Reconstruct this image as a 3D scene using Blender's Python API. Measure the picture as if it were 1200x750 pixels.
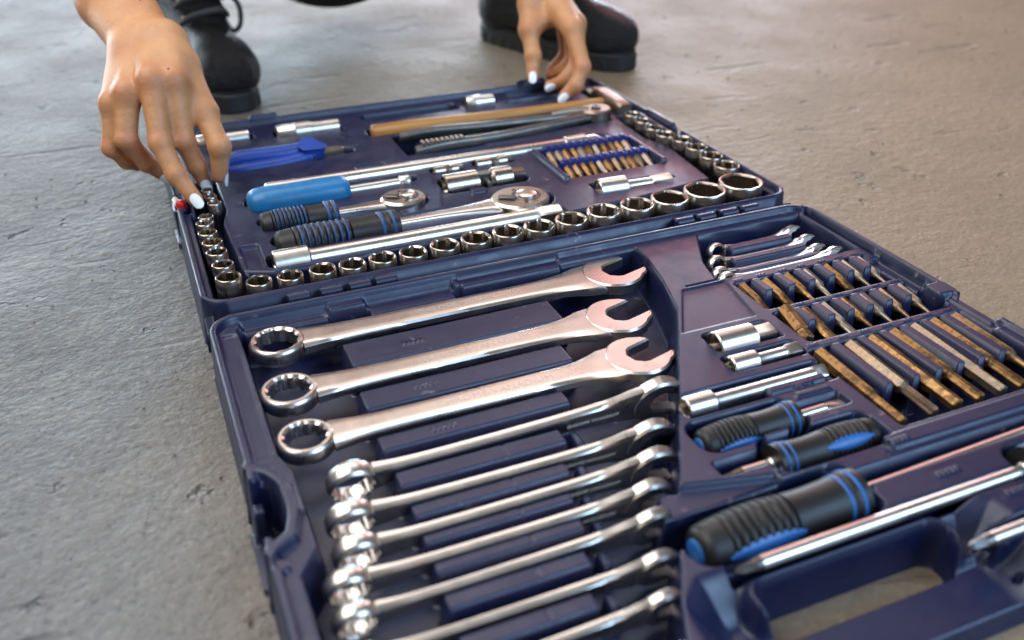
import bpy, math, random
import numpy as np
from mathutils import Matrix, Vector

random.seed(7); RNG = np.random.default_rng(7)
for o in list(bpy.data.objects):
    bpy.data.objects.remove(o)
SC = bpy.context.scene
COL = SC.collection
PI = math.pi
S = 0.001                       # lengths below are written in millimetres

# ------------------------------------------------------------------ camera
YAW, PITCH, ROLL = 0.3956, 0.5393, -0.0062
CAM = Vector((-0.0117, -0.5841, 0.3642))
fw = Vector((math.sin(YAW)*math.cos(PITCH), math.cos(YAW)*math.cos(PITCH), -math.sin(PITCH)))
rt = Vector((math.cos(YAW), -math.sin(YAW), 0)); up = rt.cross(fw)
r2 = rt*math.cos(ROLL)+up*math.sin(ROLL); u2 = -rt*math.sin(ROLL)+up*math.cos(ROLL)
cd = bpy.data.cameras.new('camera'); cam = bpy.data.objects.new('camera', cd); COL.objects.link(cam)
cam.matrix_world = Matrix(((r2.x, u2.x, -fw.x, CAM.x), (r2.y, u2.y, -fw.y, CAM.y), (r2.z, u2.z, -fw.z, CAM.z), (0, 0, 0, 1)))
cd.sensor_fit = 'HORIZONTAL'; cd.sensor_width = 36.0; cd.lens = 1074.9/1200*36
cd.clip_start = 0.01; cd.clip_end = 100
cd.dof.use_dof = True; cd.dof.focus_distance = 0.675; cd.dof.aperture_fstop = 4.8; cd.dof.aperture_blades = 0
SC.camera = cam

# ------------------------------------------------------------------ world, lamps, exposure
W = bpy.data.worlds.new('World'); SC.world = W; W.use_nodes = True
W.node_tree.nodes['Background'].inputs[0].default_value = (1.0, 0.95, 0.9, 1)
W.node_tree.nodes['Background'].inputs[1].default_value = 0.13

def area(name, loc, target, size, power, color, size_y=None):
    l = bpy.data.lights.new(name, 'AREA'); l.energy = power; l.color = color
    l.shape = 'RECTANGLE'; l.size = size; l.size_y = size_y or size
    o = bpy.data.objects.new(name, l); COL.objects.link(o)
    o.location = loc
    o.rotation_euler = (Vector(target)-Vector(loc)).to_track_quat('-Z', 'Y').to_euler()
    return o
# low bright doorway far behind, a warm wall, a rosy bounce at the right, daylight from above left and from the right front
area('doorway_light', (0.6, 5.2, 0.78), (0.6, 0, 0.3), 9.0, 520, (0.72, 0.87, 1.0), 0.9)
area('back_wall_light', (-0.2, 3.3, 2.5), (0.3, 0, 0), 4.6, 27, (1.0, 0.82, 0.68), 1.8)
area('rosy_bounce_light', (2.7, 3.2, 1.75), (0.4, 0, 0.05), 2.8, 38, (1.0, 0.46, 0.48), 1.5)
area('skylight', (0.85, 1.5, 2.5), (0.3, 0, 0), 2.0, 20, (1.0, 0.92, 0.94), 1.1)
area('overhead_light', (-0.9, 0.3, 2.1), (0.2, 0.1, 0), 2.6, 74, (0.97, 0.98, 1.0), 2.0)
area('daylight_opening', (1.5, -2.2, 1.5), (0.3, -0.1, 0), 1.8, 80, (0.42, 0.66, 1.0), 1.4)

SC.view_settings.view_transform = 'Standard'; SC.view_settings.look = 'None'
SC.view_settings.gamma = 1; SC.view_settings.exposure = 0.0
SC.render.engine = 'CYCLES'

# ------------------------------------------------------------------ materials
def nt(m): return m.node_tree.nodes, m.node_tree.links
def base_mat(name, color, rough=.5, metal=0., spec=.5, **kw):
    m = bpy.data.materials.new(name); m.use_nodes = True
    b = m.node_tree.nodes['Principled BSDF']
    b.inputs['Base Color'].default_value = (*color, 1); b.inputs['Roughness'].default_value = rough
    b.inputs['Metallic'].default_value = metal; b.inputs['Specular IOR Level'].default_value = spec
    for k, v in kw.items(): b.inputs[k].default_value = v
    return m
def noise(m, scale, detail=4, rough=.55, coord='Object'):
    n, l = nt(m); tc = n.new('ShaderNodeTexCoord'); t = n.new('ShaderNodeTexNoise')
    t.inputs['Scale'].default_value = scale; t.inputs['Detail'].default_value = detail; t.inputs['Roughness'].default_value = rough
    l.new(tc.outputs[coord], t.inputs['Vector']); return t
def ramp(m, src, stops):
    n, l = nt(m); r = n.new('ShaderNodeValToRGB'); e = r.color_ramp.elements
    while len(e) < len(stops): e.new(.5)
    for i, (p, c) in enumerate(stops):
        e[i].position = p; e[i].color = (*c, 1) if len(c) == 3 else c
    l.new(src, r.inputs[0]); return r
def mrange(m, src, a, b, c, d):
    n, l = nt(m); r = n.new('ShaderNodeMapRange')
    for i, v in zip((1, 2, 3, 4), (a, b, c, d)): r.inputs[i].default_value = v
    l.new(src, r.inputs[0]); return r.outputs[0]
def bump(m, src, strength, dist, prev=None):
    n, l = nt(m); b = n.new('ShaderNodeBump'); b.inputs['Strength'].default_value = strength; b.inputs['Distance'].default_value = dist
    l.new(src, b.inputs['Height'])
    if prev: l.new(prev.outputs[0], b.inputs['Normal'])
    l.new(b.outputs[0], n['Principled BSDF'].inputs['Normal']); return b
def mixc(m, fac, a, b, mode='MIX'):
    n, l = nt(m); x = n.new('ShaderNodeMix'); x.data_type = 'RGBA'; x.blend_type = mode
    if hasattr(fac, 'is_linked'): l.new(fac, x.inputs[0])
    else: x.inputs[0].default_value = fac
    for s, v in ((6, a), (7, b)):
        if isinstance(v, tuple): x.inputs[s].default_value = (*v, 1)
        else: l.new(v, x.inputs[s])
    return x.outputs[2]
def setc(m, out, sock='Base Color'): nt(m)[1].new(out, nt(m)[0]['Principled BSDF'].inputs[sock])

def make_plastic(name, color, r0=.34, r1=.55):
    m = base_mat(name, color, .42, spec=.55)
    a = noise(m, 55, 5, .65); setc(m, mrange(m, a.outputs[0], .3, .7, r0, r1), 'Roughness')
    d = noise(m, 14, 6, .7)
    dust = ramp(m, d.outputs[0], [(.52, (0, 0, 0)), (.78, (1, 1, 1))])
    setc(m, mixc(m, mrange(m, dust.outputs[0], 0, 1, 0, .09), color, (.16, .13, .12)))
    n_, l_ = nt(m); lk = n_['Principled BSDF'].inputs['Base Color'].links[0].from_socket
    sp = noise(m, 120, 3, .5); sp2 = noise(m, 22, 3, .6)
    fk = n_.new('ShaderNodeMath'); fk.operation = 'MULTIPLY'
    l_.new(mrange(m, sp.outputs[0], .66, .74, 0, 1), fk.inputs[0]); l_.new(mrange(m, sp2.outputs[0], .50, .62, 0, .45), fk.inputs[1])
    setc(m, mixc(m, fk.outputs[0], lk, (.30, .24, .22)))
    f = noise(m, 900, 2); bump(m, f.outputs[0], .10, .0006)
    return m
M = {}
M['navy'] = make_plastic('navy_case_plastic', (.0040, .0072, .036), .32, .50)
M['blue_plastic'] = make_plastic('royal_blue_plastic', (.013, .022, .14), .34, .5)
def make_metal(name, color, r0, r1, tint=None, bstr=.012):
    m = base_mat(name, color, r0, 1.0)
    a = noise(m, 60, 5, .7); setc(m, mrange(m, a.outputs[0], .3, .75, r0, r1), 'Roughness')
    if tint:
        b = noise(m, 90, 4, .6); setc(m, mixc(m, mrange(m, b.outputs[0], .45, .75, 0, .8), color, tint))
    c = noise(m, 260, 3); bump(m, c.outputs[0], bstr, .00012)
    return m
M['chrome'] = make_metal('satin_chrome', (.70, .63, .56), .25, .35)
M['bright'] = make_metal('polished_chrome', (.70, .65, .58), .25, .37)
M['socket'] = make_metal('socket_steel', (.42, .36, .295), .20, .32)
M['dark_steel'] = make_metal('dark_steel', (.14, .13, .12), .30, .5, (.22, .16, .11))
M['cast_steel'] = make_metal('cast_steel', (.33, .26, .20), .36, .5, (.26, .17, .10))
def make_bit():
    m = base_mat('bronzed_bit_steel', (.45, .27, .10), .36, .85)
    a = noise(m, 150, 8, .75)
    r = ramp(m, a.outputs[0], [(.30, (.035, .020, .012)), (.44, (.13, .070, .032)), (.56, (.34, .18, .058)), (.66, (.20, .14, .088)), (.80, (.40, .32, .24))])
    o = m.node_tree.nodes.new('ShaderNodeObjectInfo')
    setc(m, mixc(m, mrange(m, o.outputs['Random'], .45, .9, 0, .75), r.outputs[0], (.30, .26, .22)))
    b = noise(m, 160, 6, .7); setc(m, mrange(m, b.outputs[0], .3, .7, .26, .60), 'Roughness')
    bump(m, b.outputs[0], .25, .0008); return m
M['bit'] = make_bit()
M['rubber'] = base_mat('black_rubber_grip', (.011, .010, .009), .46, spec=.40)
bump(M['rubber'], noise(M['rubber'], 600, 3).outputs[0], .2, .0006)
M['inlay'] = base_mat('blue_grip_inlay', (.012, .105, .33), .42)
M['band'] = base_mat('dark_blue_band', (.010, .055, .17), .5)
M['blue_handle'] = base_mat('sky_blue_handle', (.008, .14, .32), .40)
setc(M['blue_handle'], mixc(M['blue_handle'], mrange(M['blue_handle'], noise(M['blue_handle'], 60, 7, .7).outputs[0], .45, .75, 0, .6), (.006, .15, .34), (.02, .075, .13)))
bump(M['blue_handle'], noise(M['blue_handle'], 500, 3).outputs[0], .12, .0006)
M['pliers_blue'] = base_mat('dipped_blue_grip', (.006, .03, .22), .42)
setc(M['pliers_blue'], mixc(M['pliers_blue'], mrange(M['pliers_blue'], noise(M['pliers_blue'], 70, 7, .7).outputs[0], .45, .75, 0, .7), (.005, .048, .30), (.01, .03, .12)))
M['red'] = base_mat('red_latch_plastic', (.58, .012, .012), .35)
M['white'] = base_mat('white_enamel', (.90, .89, .87), .18, spec=.6)
M['print'] = base_mat('white_print', (.7, .68, .62), .5)
M['engrave'] = make_metal('engraved_steel', (.56, .50, .44), .42, .55)
def make_wood():
    m = base_mat('hammer_wood', (.5, .3, .1), .5)
    n, l = nt(m); tc = n.new('ShaderNodeTexCoord'); mp = n.new('ShaderNodeMapping'); mp.inputs['Scale'].default_value = (6, 120, 120)
    t = n.new('ShaderNodeTexNoise'); t.inputs['Scale'].default_value = 1.4; t.inputs['Detail'].default_value = 5
    l.new(tc.outputs['Object'], mp.inputs[0]); l.new(mp.outputs[0], t.inputs['Vector'])
    r = ramp(m, t.outputs[0], [(.3, (.22, .085, .015)), (.7, (.46, .22, .045))]); setc(m, r.outputs[0]); return m
M['wood'] = make_wood()
def make_skin():
    m = base_mat('skin', (.50, .245, .125), .46, spec=.45)
    a = noise(m, 28, 4, .6); b = noise(m, 140, 4, .6)
    c1 = mixc(m, mrange(m, a.outputs[0], .35, .7, 0, 1), (.58, .285, .122), (.48, .200, .080))
    c2 = mixc(m, mrange(m, b.outputs[0], .56, .8, 0, .35), c1, (.38, .14, .07))
    at = m.node_tree.nodes.new('ShaderNodeAttribute'); at.attribute_name = 'flush'
    setc(m, mixc(m, at.outputs['Fac'], c2, (.50, .145, .070)))
    p = m.node_tree.nodes['Principled BSDF']
    p.inputs['Subsurface Weight'].default_value = .05; p.inputs['Subsurface Radius'].default_value = (1, .35, .2); p.inputs['Subsurface Scale'].default_value = .006
    v = noise(m, 190, 6, .7); b1 = bump(m, v.outputs[0], .35, .0022)
    n, l = nt(m); vo = n.new('ShaderNodeTexVoronoi'); vo.inputs['Scale'].default_value = 420; vo.feature = 'DISTANCE_TO_EDGE'
    tc = n.new('ShaderNodeTexCoord'); l.new(tc.outputs['Object'], vo.inputs['Vector'])
    bump(m, vo.outputs['Distance'], .22, .0010, b1)
    return m
M['skin'] = make_skin()
M['leather'] = base_mat('black_leather', (.007, .006, .006), .38, spec=.4)
bump(M['leather'], noise(M['leather'], 60, 7, .72).outputs[0], .8, .010)
M['sole'] = base_mat('black_sole_rubber', (.016, .015, .014), .6)
M['cloth'] = base_mat('black_cloth', (.012, .012, .014), .9)
M['shirt'] = base_mat('rose_cloth', (.30, .10, .10), .9)
M['hair'] = base_mat('brown_hair', (.04, .02, .012), .5)
M['lace'] = base_mat('black_lace', (.045, .043, .04), .7)

def make_concrete():
    m = base_mat('concrete', (.2, .18, .15), .6, spec=.5)
    n, l = nt(m)
    def mapped(sx, sy, rz, scale, detail, rough, feature=None):
        tc = n.new('ShaderNodeTexCoord'); mp = n.new('ShaderNodeMapping'); mp.inputs['Rotation'].default_value = (0, 0, rz); mp.inputs['Scale'].default_value = (sx, sy, 1)
        l.new(tc.outputs['Object'], mp.inputs[0])
        t = n.new('ShaderNodeTexNoise'); t.inputs['Scale'].default_value = scale; t.inputs['Detail'].default_value = detail; t.inputs['Roughness'].default_value = rough
        l.new(mp.outputs[0], t.inputs['Vector']); return t
    big = noise(m, 1.7, 4, .55); mid = noise(m, 8, 4, .55)
    rel1 = mapped(.75, 1.0, -.30, 30, 4, .6)          # trowel ridges
    rel2 = mapped(.85, 1.0, -.30, 80, 4, .62)       # grain
    spk = noise(m, 240, 2, .5); mask = noise(m, 3.2, 3, .5)
    scar = mapped(.22, 1.0, -.22, 30, 2, .5)          # elongated scars and pits
    c = ramp(m, big.outputs[0], [(.34, (.150, .145, .136)), (.52, (.185, .178, .165)), (.68, (.245, .232, .212))]).outputs[0]
    c = mixc(m, mrange(m, mid.outputs[0], .40, .66, 0, .6), c, (.125, .119, .110))
    c = mixc(m, mrange(m, rel1.outputs[0], .50, .72, 0, .6), c, (.255, .238, .205))
    c = mixc(m, mrange(m, rel2.outputs[0], .52, .72, 0, .55), c, (.28, .255, .215))
    c = mixc(m, mrange(m, rel2.outputs[0], .30, .44, .55, 0), c, (.085, .080, .072))
    c = mixc(m, mrange(m, spk.outputs[0], .60, .70, 0, .6), c, (.34, .31, .26))
    c = mixc(m, mrange(m, spk.outputs[0], .32, .40, .6, 0), c, (.06, .055, .05))
    pm = n.new('ShaderNodeMath'); pm.operation = 'MULTIPLY'
    pit = mrange(m, scar.outputs[0], .655, .70, 0, 1); l.new(pit, pm.inputs[0]); l.new(mrange(m, mask.outputs[0], .42, .55, .25, 1), pm.inputs[1])
    vo = n.new('ShaderNodeTexVoronoi'); vo.inputs['Scale'].default_value = 21; tcv = n.new('ShaderNodeTexCoord'); wv = noise(m, 40, 3)
    mv = n.new('ShaderNodeMix'); mv.data_type = 'VECTOR'; mv.inputs[0].default_value = .05; l.new(tcv.outputs['Object'], mv.inputs[4]); l.new(wv.outputs['Color'], mv.inputs[5]); l.new(mv.outputs[1], vo.inputs['Vector'])
    hole = mrange(m, vo.outputs['Distance'], .06, .17, 1, 0)
    hm = n.new('ShaderNodeMath'); hm.operation = 'MAXIMUM'; l.new(hole, hm.inputs[0]); l.new(pm.outputs[0], hm.inputs[1])
    c = mixc(m, mrange(m, hm.outputs[0], 0, 1, 0, .75), c, (.060, .050, .040))
    sx = n.new('ShaderNodeSeparateXYZ'); tc0 = n.new('ShaderNodeTexCoord'); l.new(tc0.outputs['Object'], sx.inputs[0])
    wob = n.new('ShaderNodeMath'); wob.operation = 'MULTIPLY_ADD'; wob.inputs[1].default_value = .9; l.new(big.outputs[0], wob.inputs[0]); l.new(sx.outputs[0], wob.inputs[2])
    sand = mrange(m, wob.outputs[0], .40, 1.0, 0, 1)                                    # sandy dust on the right
    c2 = mixc(m, .5, mixc(m, 1.0, c, (1.45, 1.08, .66), 'MULTIPLY'), (.46, .335, .200)); c = mixc(m, sand, c, c2)
    c = mixc(m, 1.0, c, (.56, .575, .585), 'MULTIPLY')
    setc(m, c); setc(m, mrange(m, mid.outputs[0], .3, .7, .56, .70), 'Roughness')
    inv = mrange(m, hm.outputs[0], 0, 1, 1, 0)
    b0 = bump(m, inv, 1.0, .0030); b1 = bump(m, rel1.outputs[0], 1.0, .0004, b0); b2 = bump(m, rel2.outputs[0], 1.0, .0022, b1); bump(m, spk.outputs[0], .8, .0008, b2)
    return m
M['concrete'] = make_concrete()

# ------------------------------------------------------------------ mesh helpers
def mk(name, verts, faces, mat, parent=None, loc=(0, 0, 0), rot=(0, 0, 0), smooth=True, sharp=None):
    me = bpy.data.meshes.new(name)
    V = np.asarray(verts, dtype=np.float64)*S
    me.from_pydata(V.tolist(), [], faces if isinstance(faces, list) else faces.tolist())
    me.materials.append(M[mat])
    if smooth: me.polygons.foreach_set('use_smooth', [True]*len(me.polygons))
    if sharp: me.set_sharp_from_angle(angle=math.radians(sharp))
    me.update()
    o = bpy.data.objects.new(name, me); COL.objects.link(o)
    o.location = Vector(loc)*S; o.rotation_euler = rot
    if parent: o.parent = parent
    return o
def empty(name, loc=(0, 0, 0), rot=(0, 0, 0)):
    o = bpy.data.objects.new(name, None); COL.objects.link(o); o.empty_display_size = .01
    o.location = Vector(loc)*S; o.rotation_euler = rot; return o
def tag(o, label, cat, group=None):
    o['label'] = label; o['category'] = cat
    if group: o['group'] = group
    return o
def sec(kind, n, *a):
    """polar cross-section with n points: c circle, h hexagon, r rectangle, e ellipse, d twelve-point, s rounded square, t star"""
    th = np.arange(n)*2*PI/n
    if kind == 'c': r = np.full(n, float(a[0]))
    elif kind == 'h': r = a[0]/np.cos((th+PI/6) % (PI/3)-PI/6)
    elif kind == 'd':
        h1 = a[0]/np.cos((th+PI/6) % (PI/3)-PI/6); h2 = a[0]/np.cos((th) % (PI/3)-PI/6); r = np.maximum(h1, h2)
    elif kind == 'r':
        r = np.minimum(a[0]/np.maximum(abs(np.cos(th)), 1e-6), a[1]/np.maximum(abs(np.sin(th)), 1e-6))
    elif kind == 'q':                           # rounded rectangle (superellipse)
        p = a[2] if len(a) > 2 else 5
        r = (abs(np.cos(th)/a[0])**p+abs(np.sin(th)/a[1])**p)**(-1/p)
    elif kind == 'e': r = a[0]*a[1]/np.sqrt((a[1]*np.cos(th))**2+(a[0]*np.sin(th))**2)
    elif kind == 't': r = a[0]*(1+a[1]*np.cos(th*a[2]))
    return np.c_[r*np.cos(th), r*np.sin(th)]
def loft(sections, n=24, axis='x', cap0=True, cap1=True, closed=False):
    """sections: (pos, kind, args...) or (pos, (du, dv), kind, args...)"""
    V, F = [], []
    for s in sections:
        off = (0, 0)
        if isinstance(s[1], tuple): off = s[1]; k = s[2]; a = s[3:]
        else: k = s[1]; a = s[2:]
        p = sec(k, n, *a)+np.array(off)
        if axis == 'x': q = np.c_[np.full(n, s[0]), p]
        else: q = np.c_[p, np.full(n, s[0])]
        V.append(q)
    m = len(V)
    for i in range(m if closed else m-1):
        j = (i+1) % m
        for a in range(n):
            b = (a+1) % n; F.append([i*n+a, i*n+b, j*n+b, j*n+a])
    if not closed:
        if cap0: F.append(list(range(n))[::-1])
        if cap1: F.append([(m-1)*n+a for a in range(n)])
    return np.vstack(V), F
def combine(*parts):
    V, F, o = [], [], 0
    for v, f in parts:
        V.append(np.asarray(v)); F += [[i+o for i in q] for q in f]; o += len(v)
    return np.vstack(V), F
def xf(vf, rot=(0, 0, 0), loc=(0, 0, 0), scale=(1, 1, 1)):
    from mathutils import Euler
    R_ = np.array(Euler(rot).to_matrix()); return (np.asarray(vf[0])*np.array(scale))@R_.T+np.array(loc), vf[1]
def prism(outline, z0, z1, c=.8):
    """extruded outline (counter-clockwise) with chamfered edges"""
    P = np.array(outline, float); n = len(P)
    e = np.roll(P, -1, 0)-P; e /= np.linalg.norm(e, axis=1)[:, None]+1e-9
    nm = np.c_[e[:, 1], -e[:, 0]]; vn = nm+np.roll(nm, 1, 0); vn /= np.linalg.norm(vn, axis=1)[:, None]+1e-9
    k = np.clip(1/np.maximum((vn*nm).sum(1), .45), 1, 2)[:, None]; I = P-vn*c*k
    rings = [(I, z0), (P, z0+c), (P, z1-c), (I, z1)]
    V = np.vstack([np.c_[q, np.full(n, z)] for q, z in rings]); F = []
    for i in range(3):
        for a in range(n): b = (a+1) % n; F.append([i*n+a, i*n+b, (i+1)*n+b, (i+1)*n+a])
    F.append(list(range(n))[::-1]); F.append([3*n+a for a in range(n)])
    return V, F
def rbox(cx, cy, z0, z1, hx, hy, c=1.0, r=2.0):
    pts = []
    for qx, qy, a0 in ((1, -1, -90), (1, 1, 0), (-1, 1, 90), (-1, -1, 180)):
        for t in range(4):
            a = math.radians(a0+t*30); pts.append((cx+qx*(hx-r)+r*math.cos(a), cy+qy*(hy-r)+r*math.sin(a)))
    return prism(pts, z0, z1, c)
def tube(pts, rad, n=10):
    P = np.array(pts, float); m = len(P); rad = np.broadcast_to(rad, m)
    T = np.gradient(P, axis=0); T /= np.linalg.norm(T, axis=1)[:, None]
    V, F = [], []
    ref = np.array([0, 0, 1.]) if abs(T[0][2]) < .9 else np.array([1., 0, 0])
    for i in range(m):
        u = ref-T[i]*(ref@T[i]); u /= np.linalg.norm(u); w = np.cross(T[i], u); ref = u
        a = np.arange(n)*2*PI/n; V.append(P[i]+rad[i]*(np.cos(a)[:, None]*u+np.sin(a)[:, None]*w))
    for i in range(m-1):
        for a in range(n): b = (a+1) % n; F.append([i*n+a, i*n+b, (i+1)*n+b, (i+1)*n+a])
    F += [list(range(n))[::-1], [(m-1)*n+a for a in range(n)]]
    return np.vstack(V), F
def spline(pts, k=8):
    P = np.array(pts, float); Q = np.vstack([2*P[0]-P[1], P, 2*P[-1]-P[-2]]); out = []
    for i in range(len(P)-1):
        p0, p1, p2, p3 = Q[i:i+4]
        for t in np.arange(k)/k:
            out.append(.5*(2*p1+(p2-p0)*t+(2*p0-5*p1+4*p2-p3)*t*t+(3*p1-p0-3*p2+p3)*t**3))
    return np.array(out+[P[-1]])
def text_part(name, txt, size, parent, loc, rot=(0, 0, 0), mat='engrave', ext=.12):
    cu = bpy.data.curves.new(name, 'FONT'); cu.body = txt; cu.size = size*S; cu.extrude = ext*S; cu.align_x = 'CENTER'; cu.align_y = 'CENTER'
    cu.resolution_u = 2
    t = bpy.data.objects.new(name, cu); COL.objects.link(t)
    dg = bpy.context.evaluated_depsgraph_get(); me = bpy.data.meshes.new_from_object(t.evaluated_get(dg))
    bpy.data.objects.remove(t); me.materials.clear(); me.materials.append(M[mat])
    o = bpy.data.objects.new(name, me); COL.objects.link(o); o.parent = parent
    o.location = Vector(loc)*S; o.rotation_euler = rot; return o

# ------------------------------------------------------------------ the floor
ZF = 12                         # floor level in these coordinates
me_v = [(-6000, -3000, ZF), (8000, -3000, ZF), (8000, 9000, ZF), (-6000, 9000, ZF)]
fl = mk('floor', me_v, [[0, 1, 2, 3]], 'concrete', smooth=False); fl['kind'] = 'structure'
gv, gf = [], []
def pebble(x, y, r):
    o = len(gv); a0 = random.random()*6
    for k in range(5):
        a = a0+k*2*PI/5; gv.append((x+r*math.cos(a)*random.uniform(.7, 1.2), y+r*math.sin(a)*random.uniform(.7, 1.2), ZF-.1))
    gv.append((x+r*.1, y, ZF+r*random.uniform(.4, .7)))
    for k in range(5): gf.append([o+k, o+(k+1) % 5, o+5])
for i in range(2600):
    x = random.uniform(-700, 1300); y = random.uniform(-450, 1100)
    if -8 < x < 508 and -410 < y < 405: continue
    pebble(x, y, random.choice((.5, .6, .7, .8, 1.0, 1.0, 1.4, 1.9)))
for x, y, r in ((-75, 325, 3.2), (-60, 300, 2.6), (-118, 330, 2.4), (720, 420, 3.5), (640, 120, 1.5), (-160, 180, 2.6)): pebble(x, y, r)
g = mk('grit', gv, gf, 'concrete', smooth=False); g['kind'] = 'stuff'; g['label'] = 'tiny loose grit scattered over the concrete floor'; g['category'] = 'grit'

# ------------------------------------------------------------------ height-field mouldings for the two case halves
class HF:
    def __init__(s, x0, x1, y0, y1, h=.9):
        s.h = h; s.x = np.arange(x0, x1+h, h); s.y = np.arange(y0, y1+h, h)
        s.Z = np.full((len(s.y), len(s.x)), float(ZF)); s.L = np.zeros(s.Z.shape, np.int16); s.names = ['']
    def win(s, bb):
        i0, i1 = np.searchsorted(s.x, bb[0]), np.searchsorted(s.x, bb[1]); j0, j1 = np.searchsorted(s.y, bb[2]), np.searchsorted(s.y, bb[3])
        X, Y = np.meshgrid(s.x[i0:i1], s.y[j0:j1]); return slice(j0, j1), slice(i0, i1), X, Y
    def put(s, d, js, is_, z, edge, name=None):
        z = ZF if z == 0 else max(z, 15)
        t = np.clip(-d/edge, 0, 1); t = t*t*(3-2*t)
        s.Z[js, is_] += (z-s.Z[js, is_])*t
        if name:
            s.names.append(name); s.L[js, is_][d < -.3] = len(s.names)-1
    def rect(s, x0, x1, y0, y1, z, edge=2.5, r=3, name=None, rot=0):
        js, is_, X, Y = s.win((x0-30, x1+30, y0-30, y1+30) if rot else (x0-2, x1+2, y0-2, y1+2)); cx, cy = (x0+x1)/2, (y0+y1)/2
        U, V = X-cx, Y-cy
        if rot: U, V = U*math.cos(rot)+V*math.sin(rot), -U*math.sin(rot)+V*math.cos(rot)
        r = min(r, (x1-x0)/2, (y1-y0)/2)
        qx = abs(U)-(x1-x0)/2+r; qy = abs(V)-(y1-y0)/2+r
        d = np.hypot(np.maximum(qx, 0), np.maximum(qy, 0))+np.minimum(np.maximum(qx, qy), 0)-r
        s.put(d, js, is_, z, edge, name)
    def disc(s, cx, cy, r, z, edge=2.5, name=None):
        js, is_, X, Y = s.win((cx-r-2, cx+r+2, cy-r-2, cy+r+2)); s.put(np.hypot(X-cx, Y-cy)-r, js, is_, z, edge, name)
    def cap(s, ax, ay, bx, by, ra, rb, z, edge=2.5, name=None):
        R_ = max(ra, rb)+2; js, is_, X, Y = s.win((min(ax, bx)-R_, max(ax, bx)+R_, min(ay, by)-R_, max(ay, by)+R_))
        dx, dy = bx-ax, by-ay; t = np.clip(((X-ax)*dx+(Y-ay)*dy)/(dx*dx+dy*dy), 0, 1)
        s.put(np.hypot(X-ax-t*dx, Y-ay-t*dy)-(ra+(rb-ra)*t), js, is_, z, edge, name)
    def poly(s, pts, z, edge=2.5, name=None, rnd=0):
        P = np.array(pts, float); js, is_, X, Y = s.win((P[:, 0].min()-3, P[:, 0].max()+3, P[:, 1].min()-3, P[:, 1].max()+3))
        d = np.full(X.shape, 1e9); sg = np.ones(X.shape)
        for i in range(len(P)):
            a, b = P[i], P[i-1]; e = b-a; wx, wy = X-a[0], Y-a[1]
            t = np.clip((wx*e[0]+wy*e[1])/(e@e), 0, 1); d = np.minimum(d, np.hypot(wx-t*e[0], wy-t*e[1]))
            c1, c2, c3 = Y >= a[1], Y < b[1], e[0]*wy > e[1]*wx
            sg = np.where((c1 & c2 & c3) | (~c1 & ~c2 & ~c3), -sg, sg)
        s.put(d*sg-rnd, js, is_, z, edge, name)
    def build(s, main, parent, mat='navy', extra=None):
        ny, nx = s.Z.shape
        X, Y = np.meshgrid(s.x, s.y); V = np.c_[X.ravel(), Y.ravel(), s.Z.ravel()]
        idx = np.arange(ny*nx).reshape(ny, nx)
        q = np.stack([idx[:-1, :-1], idx[:-1, 1:], idx[1:, 1:], idx[1:, :-1]], -1).reshape(-1, 4)
        keep = (s.Z.ravel()[q] > ZF+.3).any(1); q = q[keep]; lab = s.L.ravel()[q[:, 0]]
        out = []
        for k, nm in enumerate(s.names):
            f = q[lab == k]
            if not len(f): continue
            u, inv = np.unique(f, return_inverse=True)
            out.append(mk(nm or main, V[u], inv.reshape(-1, 4), mat, parent))
        return out

case = empty('tool_case', (250, 0, 0)); case.location = (0, 0, 0)
tag(case, 'dark navy moulded plastic tool case lying open flat on the concrete', 'tool case')

# ---- near half
B = HF(-2, 500, -406, -11)
B.rect(0, 496, -403, -14, 46, 3.5, 22)                                   # outer wall
B.rect(.8, 495, -402, -14.8, 50, 2.2, 22)                                # rim lip
B.rect(5.5, 490.5, -397, -19.5, 44.5, 3, 18)                             # inside of lip
B.rect(7.5, 20, -172, -34, 43, 2, 4)                                     # left shelf
# long pocket for the wrenches
POCK = [(20, -27), (326, -27), (325, -48), (318, -82), (306, -122), (258, -202), (212, -277), (170, -347), (152, -384), (14, -384), (14, -266), (25, -250), (25, -190), (20, -170)]
B.poly(POCK, 9, 4.5)
# stepped blocks along the back wall of the pocket
B.rect(22, 84, -34, -22, 40, 3, 2, 'wall_block'); B.rect(108, 176, -40, -22, 39, 3, 2, 'wall_block'); B.rect(178, 262, -33, -20, 43, 3, 2, 'wall_block')
B.rect(115, 170, -43, -38, 33, 2, 1.5)
# left latch notch
B.rect(-6, 17, -240, -194, 14, 2.5, 4)
for a, b in zip([(3.5, -182), (13, -189), (19, -203), (20, -224), (15, -241)], [(13, -189), (19, -203), (20, -224), (15, -241), (3.5, -249)]): B.cap(*a, *b, 4.6, 4.6, 50, 2.4)
B.rect(0, 9, -207, -196, 36, 2, 2); B.rect(3, 12, -262, -252, 47, 2, 3)
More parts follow.
